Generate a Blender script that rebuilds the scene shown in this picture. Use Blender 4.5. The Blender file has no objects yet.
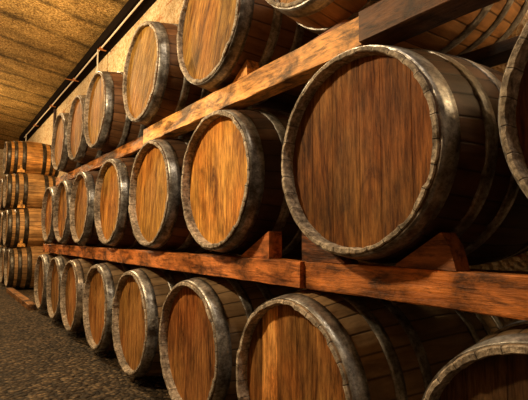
import bpy, bmesh, math, random
from mathutils import Matrix, Vector
rnd = random.Random(11)
S = bpy.context.scene
C = S.collection
PI = math.pi

# ------------------------------------------------------------------ helpers
def obj(name, bm, mats, parent=None, loc=(0, 0, 0), smooth=False):
    me = bpy.data.meshes.new(name)
    bmesh.ops.recalc_face_normals(bm, faces=bm.faces[:])
    bm.to_mesh(me)
    bm.free()
    for m in (mats if isinstance(mats, (list, tuple)) else [mats]):
        me.materials.append(m)
    if smooth:
        for p in me.polygons:
            p.use_smooth = True
    o = bpy.data.objects.new(name, me)
    C.objects.link(o)
    o.location = loc
    o.parent = parent
    return o

def tag(o, label, cat, group=None):
    o['label'] = label
    o['category'] = cat
    if group:
        o['group'] = group
    return o

def struct(o):
    o['kind'] = 'structure'
    return o

def empty(name, loc):
    o = bpy.data.objects.new(name, None)
    o.empty_display_size = .1
    C.objects.link(o)
    o.location = loc
    return o

def add_box(bm, x0, x1, y0, y1, z0, z1):
    v = [bm.verts.new((x, y, z)) for x in (x0, x1) for y in (y0, y1) for z in (z0, z1)]
    for f in ((0, 1, 3, 2), (4, 6, 7, 5), (0, 4, 5, 1), (2, 3, 7, 6), (0, 2, 6, 4), (1, 5, 7, 3)):
        bm.faces.new([v[i] for i in f])

def add_tube(bm, pts, r, n=8):
    rings = []
    for i, p in enumerate(pts):
        a = Vector(pts[max(0, i - 1)]); b = Vector(pts[min(len(pts) - 1, i + 1)])
        d = (b - a).normalized()
        s = d.cross(Vector((0, 0, 1)) if abs(d.z) < .9 else Vector((1, 0, 0))).normalized()
        t = d.cross(s)
        rings.append([bm.verts.new(Vector(p) + (s * math.cos(2 * PI * k / n) + t * math.sin(2 * PI * k / n)) * r) for k in range(n)])
    for a, b in zip(rings, rings[1:]):
        for k in range(n):
            bm.faces.new((a[k], a[(k + 1) % n], b[(k + 1) % n], b[k]))
    bm.faces.new(rings[0]); bm.faces.new(rings[-1])

# ------------------------------------------------------------------ materials
class N:
    def __init__(self, name):
        self.m = bpy.data.materials.new(name)
        self.m.use_nodes = True
        self.t = self.m.node_tree
        self.b = self.t.nodes['Principled BSDF']
    def n(self, typ, ins=None, **kw):
        x = self.t.nodes.new(typ)
        for k, v in kw.items():
            setattr(x, k, v)
        for k, v in (ins or {}).items():
            self.set(x.inputs[k], v)
        return x
    def set(self, sock, v):
        if isinstance(v, bpy.types.NodeSocket):
            self.t.links.new(v, sock)
        elif isinstance(v, bpy.types.Node):
            self.t.links.new(v.outputs[0], sock)
        else:
            sock.default_value = v
    def math(self, op, a, b=0.0, c=0.0):
        x = self.n('ShaderNodeMath', operation=op)
        for i, v in enumerate((a, b, c)):
            self.set(x.inputs[i], v)
        return x.outputs[0]
    def mix(self, f, a, b, mode='MIX'):
        x = self.n('ShaderNodeMix', data_type='RGBA', blend_type=mode)
        self.set(x.inputs[0], f); self.set(x.inputs[6], a); self.set(x.inputs[7], b)
        return x.outputs[2]
    def coords(self, scale, rand=True, coord='Object'):
        tc = self.n('ShaderNodeTexCoord')
        v = tc.outputs[coord]
        if rand:
            oi = self.n('ShaderNodeObjectInfo')
            k = self.math('MULTIPLY', oi.outputs['Random'], 37.0)
            add = self.n('ShaderNodeVectorMath', operation='ADD')
            self.set(add.inputs[0], v); self.set(add.inputs[1], k)
            v = add.outputs[0]
        mp = self.n('ShaderNodeMapping', {'Vector': v, 'Scale': scale})
        return mp.outputs[0]
    def noise(self, vec, scale=1, detail=5, rough=.6, dist=0):
        return self.n('ShaderNodeTexNoise', {'Vector': vec, 'Scale': scale, 'Detail': detail, 'Roughness': rough, 'Distortion': dist}).outputs[0]
    def ramp(self, f, stops):
        r = self.n('ShaderNodeValToRGB', {'Fac': f})
        e = r.color_ramp.elements
        while len(e) < len(stops):
            e.new(.5)
        for el, (p, c) in zip(e, stops):
            el.position = p
            el.color = (c, c, c, 1) if isinstance(c, (int, float)) else (*c, 1)
        return r.outputs[0]
    def bump(self, h, strength=.3, dist=.01, prev=None):
        b = self.n('ShaderNodeBump', {'Height': h, 'Strength': strength, 'Distance': dist})
        if prev is not None:
            self.set(b.inputs['Normal'], prev)
        return b.outputs[0]
    def out(self, col, rough=.6, normal=None, metal=0, spec=.4):
        self.set(self.b.inputs['Base Color'], col)
        self.set(self.b.inputs['Roughness'], rough)
        self.set(self.b.inputs['Metallic'], metal)
        self.set(self.b.inputs['Specular IOR Level'], spec)
        if normal is not None:
            self.set(self.b.inputs['Normal'], normal)
        return self.m

def objcolor(n):
    return n.n('ShaderNodeObjectInfo').outputs['Color']

def head_mat():
    n = N('head_oak')
    g = n.noise(n.coords((3, 55, 5)), 1, 8, .72, .5)
    fine = n.noise(n.coords((10, 150, 16)), 1, 4, .75)
    big = n.noise(n.coords((2.5, 7, 3.4)), 1, 7, .66, .6)
    stain = n.noise(n.coords((2, 11, 2.4)), 1, 8, .72, 1.2)
    tone = n.n('ShaderNodeAttribute', attribute_name='tone').outputs['Fac']
    col = n.ramp(g, [(.30, (.30, .18, .09)), (.48, (.78, .68, .55)), (.66, (1.25, 1.18, 1.02))])
    col = n.mix(1, col, n.ramp(fine, [(.32, .45), (.58, 1.05)]), 'MULTIPLY')
    col = n.mix(1, col, n.ramp(stain, [(.36, (.30, .22, .15)), (.46, (.80, .74, .66)), (.56, (1.08, 1.06, 1.0))]), 'MULTIPLY')
    col = n.mix(1, col, n.ramp(big, [(.30, .35), (.45, .85), (.62, 1.1)]), 'MULTIPLY')
    col = n.mix(1, col, n.n('ShaderNodeCombineColor', {'Red': n.math('MULTIPLY_ADD', tone, .62, .48), 'Green': n.math('MULTIPLY_ADD', tone, .64, .46), 'Blue': n.math('MULTIPLY_ADD', tone, .66, .44)}).outputs[0], 'MULTIPLY')
    col = n.mix(1, col, objcolor(n), 'MULTIPLY')
    hue = n.noise(n.coords((2, 3.2, 1.8)), 1, 4, .6)
    col = n.mix(1, col, n.ramp(hue, [(.36, (1.08, .88, .72)), (.5, (1, 1, 1)), (.64, (.97, 1.04, .92))]), 'MULTIPLY')
    nor = n.bump(n.math('ADD', g, fine), .35, .004)
    return n.out(col, n.ramp(g, [(.3, .8), (.7, .6)]), nor, 0, .2)

def stave_mat():
    n = N('stave_oak')
    tc = n.n('ShaderNodeTexCoord').outputs['Object']
    sep = n.n('ShaderNodeSeparateXYZ', {'Vector': tc})
    ang = n.math('ARCTAN2', sep.outputs[2], sep.outputs[1])
    u = n.math('MULTIPLY', ang, 30 / (2 * PI))
    fr = n.math('PINGPONG', u, .5)
    seam = n.ramp(fr, [(.0, .18), (.07, 1.0)])
    g = n.noise(n.coords((3, 22, 22)), 1, 6, .65, .5)
    big = n.noise(n.coords((4, 4, 4)), 1, 5, .6)
    tone = n.n('ShaderNodeAttribute', attribute_name='tone').outputs['Fac']
    col = n.ramp(g, [(.3, (.32, .24, .17)), (.5, (.75, .68, .58)), (.72, (1.1, 1.05, .98))])
    col = n.mix(1, col, n.ramp(big, [(.35, .45), (.62, 1.1)]), 'MULTIPLY')
    col = n.mix(1, col, n.ramp(tone, [(0, .6), (1, 1.1)]), 'MULTIPLY')
    col = n.mix(1, col, seam, 'MULTIPLY')
    col = n.mix(1, col, objcolor(n), 'MULTIPLY')
    nor = n.bump(n.math('ADD', g, seam), .5, .004)
    return n.out(col, .62, nor, 0, .35)

def chime_mat():
    n = N('chime_end_grain')
    tc = n.n('ShaderNodeTexCoord').outputs['Object']
    sep = n.n('ShaderNodeSeparateXYZ', {'Vector': tc})
    u = n.math('MULTIPLY', n.math('ARCTAN2', sep.outputs[2], sep.outputs[1]), 30 / (2 * PI))
    seam = n.ramp(n.math('PINGPONG', u, .5), [(.0, .3), (.035, 1.0)])
    g = n.noise(n.coords((60, 60, 60)), 1, 6, .7)
    big = n.noise(n.coords((9, 9, 9)), 1, 5, .6)
    col = n.ramp(g, [(.32, (.10, .075, .05)), (.5, (.42, .34, .25)), (.68, (.85, .72, .54))])
    col = n.mix(1, col, n.ramp(big, [(.35, .4), (.62, 1.1)]), 'MULTIPLY')
    col = n.mix(1, col, seam, 'MULTIPLY')
    nor = n.bump(n.math('ADD', g, seam), .8, .006)
    return n.out(col, .75, nor, 0, .3)

def hoop_mat():
    n = N('weathered_steel')
    g = n.noise(n.coords((14, 14, 14)), 1, 7, .68)
    sp = n.noise(n.coords((90, 90, 90)), 1, 4, .7)
    col = n.ramp(g, [(.36, (.05, .035, .025)), (.45, (.17, .155, .14)), (.58, (.42, .41, .39)), (.70, (.75, .73, .70))])
    col = n.mix(1, col, n.ramp(sp, [(.32, .45), (.55, 1.05)]), 'MULTIPLY')
    col = n.mix(1, col, objcolor(n), 'MULTIPLY')
    nor = n.bump(n.math('ADD', g, sp), .35, .003)
    return n.out(col, n.ramp(sp, [(.3, .5), (.7, .28)]), nor, n.ramp(g, [(.36, .1), (.5, .55)]), .5)

def beam_mat():
    n = N('rack_timber')
    g = n.noise(n.coords((26, 2.2, 26)), 1, 7, .66, .6)
    fine = n.noise(n.coords((120, 7, 120)), 1, 4, .7)
    big = n.noise(n.coords((7, 4.5, 9)), 1, 6, .68, .5)
    blot = n.noise(n.coords((30, 8, 44)), 1, 6, .72, .3)
    col = n.ramp(g, [(.28, (.30, .20, .14)), (.5, (.78, .7, .62)), (.72, (1.15, 1.08, 1.0))])
    col = n.mix(1, col, n.ramp(big, [(.38, .16), (.5, .8), (.62, 1.3)]), 'MULTIPLY')
    col = n.mix(1, col, n.ramp(blot, [(.36, .3), (.5, 1.05)]), 'MULTIPLY')
    col = n.mix(1, col, objcolor(n), 'MULTIPLY')
    nor = n.bump(n.math('ADD', g, fine), .5, .006)
    return n.out(col, .55, nor, 0, .35)

def wall_mat():
    n = N('rough_stucco')
    v = n.coords((1, 1, 1), False)
    peb = n.n('ShaderNodeTexVoronoi', {'Vector': v, 'Scale': 34.0}).outputs[0]
    fine = n.noise(v, 24, 6, .75)
    big = n.noise(v, 1.6, 5, .6)
    st = n.noise(n.coords((1, 1.3, 9), False), 1, 4, .6, .8)
    col = n.ramp(fine, [(.36, (.40, .22, .08)), (.48, (.80, .58, .32)), (.62, (1.0, .84, .58))])
    col = n.mix(1, col, n.ramp(big, [(.3, .7), (.7, 1.05)]), 'MULTIPLY')
    col = n.mix(n.ramp(st, [(.61, 0.0), (.66, .8)]), col, (.42, .16, .05, 1))
    nor = n.bump(peb, .7, .02)
    nor = n.bump(fine, .6, .012, nor)
    return n.out(col, .9, nor, 0, .15)

def ceiling_mat():
    n = N('reed_boarding')
    v = n.coords((1, 1, 1), False)
    sep = n.n('ShaderNodeSeparateXYZ', {'Vector': v})
    wob = n.noise(n.coords((1.2, .6, 1), False), 1, 4, .6)
    yy = n.math('ADD', n.math('MULTIPLY', sep.outputs[1], 1.15), n.math('MULTIPLY', wob, .28))
    br = n.noise(n.coords((2.6, 1.5, 1), False), 1, 5, .7)
    seam = n.ramp(n.math('ADD', n.math('PINGPONG', yy, .5), n.math('MULTIPLY', n.math('SUBTRACT', br, .5), .35)), [(.0, .3), (.05, .55), (.12, .95), (.5, 1.0)])
    reed = n.noise(n.coords((34, 48, 34), False), 1, 5, .78)
    big = n.noise(n.coords((1.4, 3.2, 1), False), 1, 5, .65)
    col = n.ramp(reed, [(.38, (.085, .04, .01)), (.5, (.46, .26, .07)), (.62, (1.0, .66, .25))])
    col = n.mix(1, col, n.ramp(big, [(.32, .5), (.66, 1.15)]), 'MULTIPLY')
    col = n.mix(1, col, seam, 'MULTIPLY')
    return n.out(col, .9, n.bump(reed, 1.0, .05), 0, .1)

def floor_mat():
    n = N('dark_gravel')
    v = n.coords((1, 1, 1), False)
    vor = n.n('ShaderNodeTexVoronoi', {'Vector': v, 'Scale': 42.0})
    vo2 = n.n('ShaderNodeTexVoronoi', {'Vector': v, 'Scale': 19.0})
    big = n.noise(v, 2.2, 6, .65)
    sep = n.n('ShaderNodeSeparateColor', {'Color': vor.outputs['Color']})
    col = n.ramp(sep.outputs[0], [(0, (.028, .017, .008)), (.6, (.085, .054, .026)), (1, (.28, .19, .10))])
    col = n.mix(1, col, n.ramp(vor.outputs['Distance'], [(.0, 1.15), (.75, .3)]), 'MULTIPLY')
    col = n.mix(1, col, n.ramp(big, [(.3, .55), (.7, 1.2)]), 'MULTIPLY')
    nor = n.bump(n.math('SUBTRACT', 1.0, vo2.outputs['Distance']), .5, .03)
    nor = n.bump(n.math('SUBTRACT', 1.0, vor.outputs['Distance']), .9, .02, nor)
    return n.out(col, .8, nor, 0, .3)

def plain(name, c, rough=.6, metal=0, spec=.4):
    n = N(name)
    g = n.noise(n.coords((20, 20, 20)), 1, 5, .65)
    return n.out(n.mix(n.ramp(g, [(.3, 0.0), (.7, 1.0)]), (*[k * .6 for k in c], 1), (*c, 1)), rough, n.bump(g, .2, .004), metal, spec)

HEAD, STAVE, CHIME, HOOP, BEAM = head_mat(), stave_mat(), chime_mat(), hoop_mat(), beam_mat()
WALL, CEIL, FLOOR = wall_mat(), ceiling_mat(), floor_mat()
DARKBEAM = plain('dark_creosoted_timber', (.012, .008, .006), 1.0, 0, .02)
WALL2 = plain('low_bounce_plaster', (.20, .13, .07), .9)  # for the unseen walls, darkened to cut bounced fill light
PIPE = plain('galvanised_conduit', (1.0, .85, .68), .4)
CLIP = plain('rusty_clip', (.55, .2, .05), .6, .2)
PALE = plain('pale_cable', (.75, .68, .56), .6)
DARKPIPE = plain('dark_downpipe', (.05, .02, .015), .5)

# ------------------------------------------------------------------ barrel
L, RH, RB = .92, .300, .352
def prof(x):
    return RB - (RB - RH) * abs((x - L / 2) / (L / 2)) ** 2

NS, SEG = 30, 4
def body_bm():
    bm = bmesh.new()
    lay = bm.faces.layers.float.new('tone')
    n = NS * SEG
    jx = [rnd.uniform(-.004, .002) for _ in range(NS)]
    jr = [rnd.uniform(-.003, .003) for _ in range(NS)]
    jo = [rnd.uniform(-.0012, .0012) for _ in range(NS)]
    jx2 = [rnd.uniform(-.002, .004) for _ in range(NS)]
    tone = [rnd.random() for _ in range(NS)]
    # (x, r, kind): inner front recess, front chime, outer, back chime, back recess
    P = [(.075, .281, 'i'), (.058, .282, 'i'), (.004, .2835, 'f'), (.0, .286, 'f'), (.0, .2965, 'f'), (.003, RH, 'f')]
    xs = [.03, .075, .115, .16, .22, .28, .34, .40, .46, .52, .58, .64, .70, .76, .805, .845, .89]
    P += [(x, prof(x), 'o') for x in xs]
    P += [(L - .003, RH, 'b'), (L, .2965, 'b'), (L, .286, 'b'), (L - .004, .2835, 'b'), (L - .058, .282, 'i'), (L - .075, .281, 'i')]
    rings = []
    for (x, r, k) in P:
        ring = []
        for j in range(n):
            s = j // SEG
            dr = jo[s] if k == 'o' else (jr[s] if r < .29 and k != 'i' else 0)
            dx = jx[s] if k == 'f' else (jx2[s] if k == 'b' else 0)
            if j % SEG == 0 and k in 'ofb':
                dr -= .0022 if r > .28 else -.0015
            a = 2 * PI * j / n
            ring.append(bm.verts.new((x + dx, (r + dr) * math.cos(a), (r + dr) * math.sin(a))))
        rings.append(ring)
    for q, (a, b) in enumerate(zip(rings, rings[1:])):
        for j in range(n):
            f = bm.faces.new((a[j], a[(j + 1) % n], b[(j + 1) % n], b[j]))
            f[lay] = tone[j // SEG]
            inside = q < 5 or q >= len(rings) - 6
            f.material_index = 1 if inside else 0
            f.smooth = not inside
    return bm

def head_bm(tones=(.75, .68, .85, .74, .88, .7)):
    bm = bmesh.new()
    lay = bm.faces.layers.float.new('tone')
    R = .2835
    w = [.085, .1, .075, .11, .09, .1]
    k = 2 * R / sum(w)
    edges = [-R]
    for q in w:
        edges.append(edges[-1] + q * k)
    cols = []
    def col(y, x):
        h = math.sqrt(max(0, R * R - y * y))
        return [bm.verts.new((x, y, h * t)) for t in (-1, -.6, -.2, .2, .6, 1)]
    for i in range(len(w)):
        a, b = edges[i], edges[i + 1]
        e = .0009
        st = [(a + .0001, .0009), (a + e, 0)] + [(a + e + (b - a - 2 * e) * t / 6, -.0006) for t in range(1, 6)] + [(b - e, 0), (b - .0001, .0009)]
        prev = None
        for (y, x) in st:
            c = col(y, x)
            if prev:
                for p in range(5):
                    f = bm.faces.new((prev[p], prev[p + 1], c[p + 1], c[p]))
                    f[lay] = tones[i]
            prev = c
    # back of the boards and the rim
    ring0, ring1 = [], []
    for j in range(64):
        a = 2 * PI * j / 64
        ring0.append(bm.verts.new((.002, R * math.cos(a), R * math.sin(a))))
        ring1.append(bm.verts.new((.022, R * math.cos(a), R * math.sin(a))))
    for j in range(64):
        bm.faces.new((ring0[j], ring0[(j + 1) % 64], ring1[(j + 1) % 64], ring1[j]))[lay] = .5
    bm.faces.new(ring1)[lay] = .5
    return bm

def hoop_bm(x0, x1, th=.0028):
    bm = bmesh.new()
    n = 96
    rings = []
    m = 3
    sec = [(x0 + (x1 - x0) * i / m, 1) for i in range(m + 1)] + [(x1 - (x1 - x0) * i / m, 0) for i in range(m + 1)]
    for j in range(n):
        a = 2 * PI * j / n
        wob = .0006 * math.sin(3 * a) + .0004 * math.sin(7 * a + 1)
        rings.append([bm.verts.new((x, (prof(x) + (th + wob if s else -.004)) * math.cos(a), (prof(x) + (th + wob if s else -.004)) * math.sin(a))) for x, s in sec])
    for j in range(n):
        a, b = rings[j], rings[(j + 1) % n]
        for i in range(len(sec)):
            i2 = (i + 1) % len(sec)
            f = bm.faces.new((a[i], a[i2], b[i2], b[i]))
            f.smooth = i < m
    # the lap of the band and its two rivets
    lap = []
    for j in range(9):
        a = .9 + .22 * j / 8
        lap.append([bm.verts.new((x, (prof(x) + h) * math.cos(a), (prof(x) + h) * math.sin(a))) for x, h in ((x0 + .001, th + .0026), (x1 - .001, th + .0026), (x1 - .001, th - .001), (x0 + .001, th - .001))])
    for p, q in zip(lap, lap[1:]):
        for i in range(4):
            bm.faces.new((p[i], p[(i + 1) % 4], q[(i + 1) % 4], q[i]))
    bm.faces.new(lap[0]); bm.faces.new(lap[-1])
    for a in (.96, 1.06):
        xm = (x0 + x1) / 2
        r = prof(xm) + th + .002
        bmesh.ops.create_uvsphere(bm, u_segments=8, v_segments=6, radius=.0065, matrix=Matrix.Translation((xm, r * math.cos(a), r * math.sin(a))))
    return bm

HOOPS = [(.007, .064), (.156, .198), (.275, .318), (L - .318, L - .275), (L - .198, L - .156), (L - .064, L - .007)]
def make_barrel():
    t = empty('oak_barrel', (0, 0, 0))
    obj('stave_shell', body_bm(), [STAVE, CHIME], t, (0, 0, RB))
    h = obj('barrel_head', head_bm(), HEAD, t, (.055, 0, RB))
    h2 = h.copy(); C.objects.link(h2); h2.location = (L - .055, 0, RB); h2.rotation_euler.z = PI
    for a, b in HOOPS:
        obj('hoop', hoop_bm(a, b), HOOP, t, (0, 0, RB))
    return t
proto = make_barrel()
used = []

def place_barrel(x, y, zc, label, group, head=(.5, .27, .1), shell=(.30, .2, .12), hoop=(.8, .8, .8), grain=0.0, recess=.040):
    if used:
        t = proto.copy(); C.objects.link(t)
        for ch in list(proto.children):
            c = ch.copy(); C.objects.link(c); c.parent = t
    else:
        t = proto
    used.append(t)
    t.location = (x, y, zc - RB)
    tag(t, label, 'barrel', group)
    spin = rnd.uniform(0, 6.28)
    for c in t.children:
        k = c.name.split('.')[0]
        if k == 'barrel_head':
            front = c.location.x < .5
            c.rotation_euler.x = grain if front else rnd.uniform(0, 3)
            c.color = (*head, 1)
            if front:
                c.location.x = recess
        elif k == 'stave_shell':
            c.rotation_euler.x = spin
            c.color = (*shell, 1)
        else:
            c.rotation_euler.x = rnd.uniform(0, 6.28)
            v = rnd.uniform(.85, 1.1)
            c.color = (hoop[0] * v, hoop[1] * v, hoop[2] * v, 1)
    return t

ZB, ZM, ZU = .349, 1.109, 1.871
RC = prof(.15)                     # radius where the rails carry a barrel
BROWN, ORANGE, TAN, RED, GOLD = (.42, .21, .085), (.80, .43, .13), (.62, .42, .2), (.50, .22, .08), (.72, .42, .15)
GM, GB, GU = 'barrels on the middle rails', 'barrels in the bottom tier', 'barrels on the upper rails'
M = [
 (0, .172, 'barrel with grey chime at the right edge, middle tier, mostly cut off', (.3, .16, .07), 0),
 (0, .918, 'biggest barrel in the middle tier, dark brown head between two reddish wedges', (.33, .155, .042), 0),
 (0, 1.723, 'barrel with a bright orange-gold head, left of the biggest barrel in the middle tier', (.92, .49, .125), 0),
 (0, 2.475, 'middle tier barrel with a golden brown head, just left of the orange-headed one', (.66, .36, .095), .12),
 (0, 3.25, 'middle tier barrel with a shining grey hoop, fourth from the far left end', (.72, .41, .11), 0),
 (0, 4.05, 'middle tier barrel with a narrow orange-brown head, third from the far left end', (.62, .32, .1), 0),
 (0, 4.757, 'middle tier barrel seen as a thin brown oval, second from the far end', (.66, .34, .1), 0),
 (.005, 5.464, 'last and smallest barrel at the far left end of the middle tier', (.6, .3, .1), 0)]
B = [
 (0, .405, 'bottom tier barrel in the lower right corner with a head coloured dark for shade', (.15, .085, .045), 0),  # head colour lowered to stand in for the lack of light
 (0, 1.203, 'large bottom tier barrel with a brown head of wide boards, one board paler', (.52, .28, .10), 0),
 (0, 1.951, 'bottom tier barrel with a streaked reddish brown head, left of the one with pale board', (0.442, 0.212, 0.076), 0),
 (-.005, 2.716, 'bottom tier barrel with a plain brown head, fifth from the far left end', (0.527, 0.281, 0.093), 0),
 (-.005, 3.454, 'bottom tier barrel with an orange-brown head and pale grey hoop, fourth from far left', (0.561, 0.297, 0.093), 0),
 (-.01, 4.235, 'bottom tier barrel with a thick rust-brown chime, third from the far left end', (.62, .33, .12), 0),
 (0, 4.955, 'bottom tier barrel with a dark weathered chime, second from the far left end', (.5, .27, .1), 0),
 (0, 5.72, 'bottom tier barrel at the far left end, beside the bare floor rail', (.5, .27, .1), 0)]
U = [
 (-.05, 1.03, 'upper tier barrel cut by the top edge, only the bottom of its head showing', (.55, .35, .17), .6),
 (-.005, 1.792, 'upper tier barrel with a large greyish tan head, cut off at top', (.40, .235, .06), .35),
 (-.005, 2.645, 'upper tier barrel, tan head of slanting grain, whole before the bright wall', (.42, .245, .06), .45),
 (.0, 3.66, 'upper tier barrel with a shining hoop under the hanging pale cable', (.55, .32, .08), .1),
 (.02, 4.383, 'upper tier barrel with a narrow brown head, second from the far left end', (.52, .29, .075), 0),
 (.02, 5.128, 'smallest upper tier barrel, at the far left end of its tier', (.46, .27, .09), 0)]
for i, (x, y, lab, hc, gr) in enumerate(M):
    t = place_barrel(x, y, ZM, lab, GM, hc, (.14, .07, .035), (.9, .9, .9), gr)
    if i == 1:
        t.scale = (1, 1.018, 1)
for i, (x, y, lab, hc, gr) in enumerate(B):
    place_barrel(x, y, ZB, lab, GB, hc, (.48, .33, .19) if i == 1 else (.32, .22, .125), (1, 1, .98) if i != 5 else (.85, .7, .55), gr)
for i, (x, y, lab, hc, gr) in enumerate(U):
    place_barrel(x, y, ZU + (.035 if i == 0 else 0), lab, GU, hc, (.62, .32, .12) if i == 0 else (.26, .13, .06), (.95, .95, .93), gr, .022 if i < 3 else .03)

wide = [bpy.data.meshes.new('hoop') for _ in range(6)]
for me, (a, b) in zip(wide, [(.006, .078), (.125, .185), (.255, .325), (L - .325, L - .255), (L - .185, L - .125), (L - .078, L - .006)]):
    bm = hoop_bm(a, b); bmesh.ops.recalc_face_normals(bm, faces=bm.faces[:]); bm.to_mesh(me); bm.free(); me.materials.append(HOOP)
# one pale board in the head of the large bottom barrel
pb = bpy.data.meshes.new('barrel_head'); bm = head_bm((.6, .75, .6, .7, 3.0, .25)); bm.to_mesh(pb); bm.free(); pb.materials.append(HEAD)
for c in used[len(M) + 1].children:
    if c.name.startswith('barrel_head') and c.location.x < .5:
        c.data = pb
# the separate stack at the end of the cellar: barrels lie in the hollows of the tier below
GF = 'barrels of the far stack'
FX, FY, FS, FZ = -.03, 8.5, .385, .665
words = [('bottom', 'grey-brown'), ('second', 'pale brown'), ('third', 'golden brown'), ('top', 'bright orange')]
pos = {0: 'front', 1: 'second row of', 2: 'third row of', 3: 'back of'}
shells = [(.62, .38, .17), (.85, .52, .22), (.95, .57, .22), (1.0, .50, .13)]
far_z = []
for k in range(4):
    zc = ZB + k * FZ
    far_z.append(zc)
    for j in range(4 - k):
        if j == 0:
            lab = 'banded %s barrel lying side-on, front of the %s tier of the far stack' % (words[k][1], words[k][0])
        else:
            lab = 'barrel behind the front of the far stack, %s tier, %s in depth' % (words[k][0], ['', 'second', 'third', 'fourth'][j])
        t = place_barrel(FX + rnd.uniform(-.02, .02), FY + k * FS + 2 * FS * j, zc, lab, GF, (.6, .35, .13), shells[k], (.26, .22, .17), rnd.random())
        for me, c in zip(wide, [c for c in t.children if c.name.startswith('hoop')]):
            c.data = me

# ------------------------------------------------------------------ rack timbers
def beam(name, x0, x1, y0, y1, z0, z1, label, color, cat='beam', group='timbers of the barrel rack', mat=BEAM, jit=.0035):
    bm = bmesh.new()
    n = max(4, int((y1 - y0) / .09))
    cx, cz = (x0 + x1) / 2, (z0 + z1) / 2
    hx, hz = (x1 - x0) / 2, (z1 - z0) / 2
    c = .003
    sec = [(-hx, -hz + c), (-hx, hz - c), (-hx + c, hz), (hx - c, hz), (hx, hz - c), (hx, -hz + c), (hx - c, -hz), (-hx + c, -hz)]
    rings = []
    for i in range(n + 1):
        y = -(y1 - y0) / 2 + (y1 - y0) * i / n
        ring = []
        for (a, b) in sec:
            jz = -abs(rnd.gauss(0, jit)) * (1 if b > 0 else -1) * .5
            jx = abs(rnd.gauss(0, jit)) * (1 if a < 0 else -1)
            ring.append(bm.verts.new((a + jx, y, b + jz)))
        rings.append(ring)
    for p, q in zip(rings, rings[1:]):
        for k in range(8):
            bm.faces.new((p[k], p[(k + 1) % 8], q[(k + 1) % 8], q[k]))
    bm.faces.new(rings[0]); bm.faces.new(rings[-1])
    # base of the timber is its origin
    bmesh.ops.translate(bm, verts=bm.verts, vec=(0, 0, hz))
    o = obj(name, bm, mat, None, (cx, (y0 + y1) / 2, z0))
    o.color = (*color, 1)
    return tag(o, label, cat, group)

mz0, mz1 = ZB + RC + .005, ZM - RC - .004
uz0, uz1 = ZM + RC + .005, ZU - RC - .004
ZF = ZB - RB - .003
RR = RB + .006
YJ = 1.195
beam('rail', .064, .150, YJ + .006, 5.95, mz0, mz1, 'front middle rail running left of the joint under the bright orange-headed barrel', (.85, .31, .085))
beam('rail', .080, .150, -.35, YJ, mz0 - .002, mz1, 'front middle rail with dark charred blotches, right of the joint under the biggest barrel', (.80, .29, .065))
UJ = 2.735
beam('rail', .110, .152, UJ + .012, 5.6, uz0 + .006, uz1 - .006, 'front upper rail, reddish far piece left of the joint', (.72, .31, .08))
beam('rail', .062, .150, .906, UJ, uz0 - .002, uz1 + .002, 'front upper rail, pale orange middle piece with clean grain', (1.15, .62, .2))
beam('rail', .045, .150, -.4, .90, uz0, uz1 + .004, 'front upper rail, brown piece at the upper right with its sawn end showing', (.20, .09, .035))  # brown taken darker to paint in the weaker light here
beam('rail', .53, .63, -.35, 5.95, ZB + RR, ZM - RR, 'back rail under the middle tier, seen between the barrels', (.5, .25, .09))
beam('rail', .53, .63, -.4, 5.6, ZM + RR, ZU - RR, 'back rail under the upper tier, dark against the lit wall at the upper right', (.07, .04, .02))  # near-black colour paints in the shade on its front face
beam('floor_rail', -.055, .04, 6.0, 8.2, ZF, ZF + .07, 'bare timber lying on the gravel between the bottom tier and the far stack', (.40, .21, .08))

def wedge(yb, side, z, label, tip=.10, peak=.255, outer=.285, h=.1, x0=.083, x1=.146, color=(.62, .24, .08), group='wedges on the rails'):
    bm = bmesh.new()
    c = .004
    pts = [(tip, .001), (tip + .01, .012), (peak - c, h - c * .5), (peak + c * .5, h), ((peak + outer) / 2 + c, h * .62 if outer - peak > .03 else h * .55), (outer, 0)]
    if outer - peak < .03:
        pts = [(tip, 0), (tip + .004, .007), (peak, h - .002), (peak + .004, h), (outer - .003, h), (outer, h - .004), (outer, 0)]
    mid = (tip + outer) / 2
    A = [bm.verts.new((0, side * (p - mid), q)) for p, q in pts]
    Bv = [bm.verts.new((x1 - x0, side * (p - mid), q)) for p, q in pts]
    bm.faces.new(A); bm.faces.new(Bv)
    for i in range(len(pts)):
        j = (i + 1) % len(pts)
        bm.faces.new((A[i], A[j], Bv[j], Bv[i]))
    o = obj('wedge', bm, BEAM, None, (x0, yb + side * mid, z))
    o.color = (*color, 1)
    return tag(o, label, 'wedge', group)
# side -1 is towards the right of the photo
wedge(.905, -1, mz1, 'reddish peaked wedge right of the biggest barrel on the middle rail', .09, .235, .275, .095, color=(.42, .16, .055))
wedge(.905, 1, mz1, 'reddish wedge with an upright edge, at the left foot of the biggest barrel', .10, .29, .305, .105, color=(.52, .19, .07))
wedge(1.723, -1, mz1, 'orange-brown wedge right of the orange-headed barrel on the middle rail', .12, .31, .318, .105, color=(.72, .26, .08))
wedge(1.792, -1, uz1, 'pale orange wedge on the upper rail at the right foot of the greyish tan barrel', .10, .215, .225, .082, color=(1.2, .6, .18))
# thin shim under the raised barrel at the top edge
wedge(1.19, -1, uz1, 'thin red-brown shim on the upper rail beside the sawn beam end', 0.0, .19, .235, .027, color=(.6, .25, .1))

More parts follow.
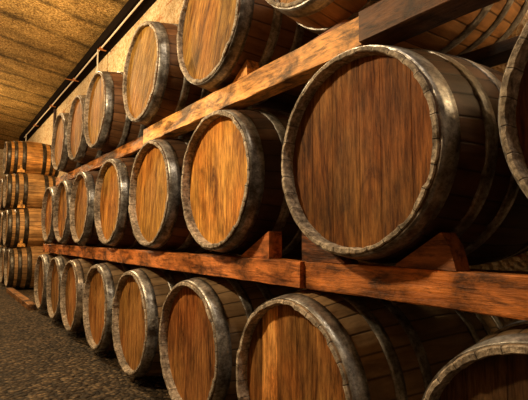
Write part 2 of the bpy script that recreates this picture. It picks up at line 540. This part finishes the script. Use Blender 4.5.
# pale chocks driven between the tiers of the far stack
def chock(x, y, z, lab):
    bm = bmesh.new()
    pts = [(-.06, 0), (.06, 0), (.055, .05), (.02, .06), (.01, .13), (-.015, .13), (-.025, .06), (-.055, .05)]
    A = [bm.verts.new((p, -.035, q)) for p, q in pts]
    Bv = [bm.verts.new((p * .8, .045, q * .8)) for p, q in pts]
    bm.faces.new(A); bm.faces.new(Bv)
    for i in range(len(pts)):
        j = (i + 1) % len(pts)
        bm.faces.new((A[i], A[j], Bv[j], Bv[i]))
    o = obj('chock', bm, BEAM, None, (x, y, z))
    o.color = (1.0, .55, .14, 1)
    tag(o, lab, 'chock', 'chocks of the far stack')
for k, lab in enumerate(('pale chock standing on the bottom barrel of the far stack', 'pale chock standing on the second-tier barrel of the far stack', 'pale chock standing on the third-tier barrel, under the bright orange one')):
    x = FX + .19 + .02 * k
    r = prof(x - FX + .06)
    dy = -.06
    chock(x, FY + k * FS + dy, far_z[k] + math.sqrt(r * r - .015 ** 2) + .006, lab)

# ------------------------------------------------------------------ room
XW, Y0, Y1, XL = 1.15, -4.0, 19.0, -3.2
CS = .147
def zc_at(x):
    return 4.03 + CS * (XW - x)
def slab(name, verts, mat, th):
    bm = bmesh.new()
    v = [bm.verts.new(p) for p in verts]
    w = [bm.verts.new(Vector(p) + Vector(th)) for p in verts]
    bm.faces.new(v); bm.faces.new(w)
    for i in range(4):
        bm.faces.new((v[i], v[(i + 1) % 4], w[(i + 1) % 4], w[i]))
    return struct(obj(name, bm, mat))
slab('floor', [(XL, Y0, ZF), (XW, Y0, ZF), (XW, Y1, ZF), (XL, Y1, ZF)], FLOOR, (0, 0, -.1))
slab('wall_right', [(XW, Y0, ZF), (XW, Y1, ZF), (XW, Y1, zc_at(XW)), (XW, Y0, zc_at(XW))], WALL, (.2, 0, 0))
slab('wall_left', [(XL, Y0, ZF), (XL, Y1, ZF), (XL, Y1, zc_at(XL)), (XL, Y0, zc_at(XL))], WALL2, (-.2, 0, 0))
slab('wall_back', [(XL, Y1, ZF), (XW, Y1, ZF), (XW, Y1, zc_at(XW)), (XL, Y1, zc_at(XL))], WALL, (0, .2, 0))
slab('wall_front', [(XL, Y0, ZF), (XW, Y0, ZF), (XW, Y0, zc_at(XW)), (XL, Y0, zc_at(XL))], WALL2, (0, -.2, 0))
slab('ceiling', [(XL, Y0, zc_at(XL)), (XW, Y0, zc_at(XW)), (XW, Y1, zc_at(XW)), (XL, Y1, zc_at(XL))], CEIL, (0, 0, .15))

# dark wall plate under the eaves, conduit clipped along it, cable drops
beam('wall_plate', .94, 1.149, -1.0, 15.9, 3.87, 4.02, 'long dark timber along the top of the wall under the ceiling', (1, 1, 1), 'beam', None, DARKBEAM, .002)
cond = empty('conduit', (.985, 7.5, 3.857))
bm = bmesh.new()
add_tube(bm, [(0, -7.0 + 14.6 * i / 24, .004 * math.sin(i * 1.7) - .004) for i in range(25)], .0115)
obj('pipe', bm, PIPE, cond)
for y in (5.2, 7.15, 8.9, 11.0, 13.2):
    bm = bmesh.new()
    add_box(bm, -.022, .022, y - 7.5 - .03, y - 7.5 + .03, -.026, .012)
    add_box(bm, -.16 if y in (8.9,) else -.05, .08, y - 7.5 - .014, y - 7.5 + .014, -.034, -.024)
    obj('clip', bm, CLIP, cond)
tag(cond, 'thin pale conduit with rusty clips running along the dark wall timber', 'conduit')
for y, ln in ((7.25, .36), (14.6, .4)):
    bm = bmesh.new(); add_tube(bm, [(-.02, y - 7.5, 0), (-.02, y - 7.5, -.2), (-.011, y - 7.5, -ln + .06)], .012)
    cb = obj('cable', bm, PALE, cond); cb['label'] = 'pale hanging cable'
    bm = bmesh.new()
    bmesh.ops.create_cone(bm, cap_ends=True, segments=14, radius1=.05, radius2=.015, depth=.1, matrix=Matrix.Translation((-.011, y - 7.5, .02 - ln)))
    obj('cable_fitting', bm, PALE, cb)
bm = bmesh.new(); add_tube(bm, [(1.11, 11.3, ZF), (1.11, 11.3, 2), (1.11, 11.3, 3.86)], .03)
tag(obj('downpipe', bm, DARKPIPE), 'thin dark upright pipe on the far wall beside the top barrel of the far stack', 'pipe')

# ------------------------------------------------------------------ light
def lamp(name, loc, power, col=(1, .68, .36), r=.12):
    d = bpy.data.lights.new(name, 'POINT')
    d.energy = power; d.color = col; d.shadow_soft_size = r
    o = bpy.data.objects.new(name, d); C.objects.link(o); o.location = loc
    return o
lamp('aisle_lamp', (-1.5, 2.3, 2.3), 190, (1, .74, .42), r=.08)
lamp('entrance_lamp', (-.3, .45, 3.3), 100, (1, .82, .6), r=.1)
lamp('door_lamp', (-.3, -3.4, 1.45), 14, (1, .86, .68), r=.2)
lamp('far_aisle_lamp', (-1.0, 6.3, 3.3), 330, (1, .72, .38), r=.08)
lamp('end_lamp', (-1.4, 12, 3.3), 330, (1, .72, .38), r=.12)
lamp('wall_lamp', (1.08, -.15, 1.95), 22, (1, .72, .38), r=.06)
w = bpy.data.worlds.new('world'); S.world = w; w.use_nodes = True
w.node_tree.nodes['Background'].inputs[0].default_value = (.02, .014, .008, 1)
w.node_tree.nodes['Background'].inputs[1].default_value = .3

# ------------------------------------------------------------------ camera
F, YAW, PIT, ROLL = 450.74, math.radians(35.685), math.radians(4.832), math.radians(.23)
fw = Vector((math.sin(YAW) * math.cos(PIT), math.cos(YAW) * math.cos(PIT), math.sin(PIT)))
r = Vector((math.cos(YAW), -math.sin(YAW), 0)); u = r.cross(fw)
r2 = r * math.cos(ROLL) + u * math.sin(ROLL); u2 = -r * math.sin(ROLL) + u * math.cos(ROLL)
cd = bpy.data.cameras.new('camera'); cd.sensor_width = 36; cd.lens = F * 36 / 528; cd.clip_start = .02
cam = bpy.data.objects.new('camera', cd); C.objects.link(cam)
cam.matrix_world = Matrix(((r2.x, u2.x, -fw.x, -.95), (r2.y, u2.y, -fw.y, 0), (r2.z, u2.z, -fw.z, .8556), (0, 0, 0, 1)))
S.camera = cam
S.view_settings.view_transform = 'Standard'
S.view_settings.look = 'None'
S.view_settings.gamma = 1
S.view_settings.use_curve_mapping = False
S.view_settings.exposure = 0
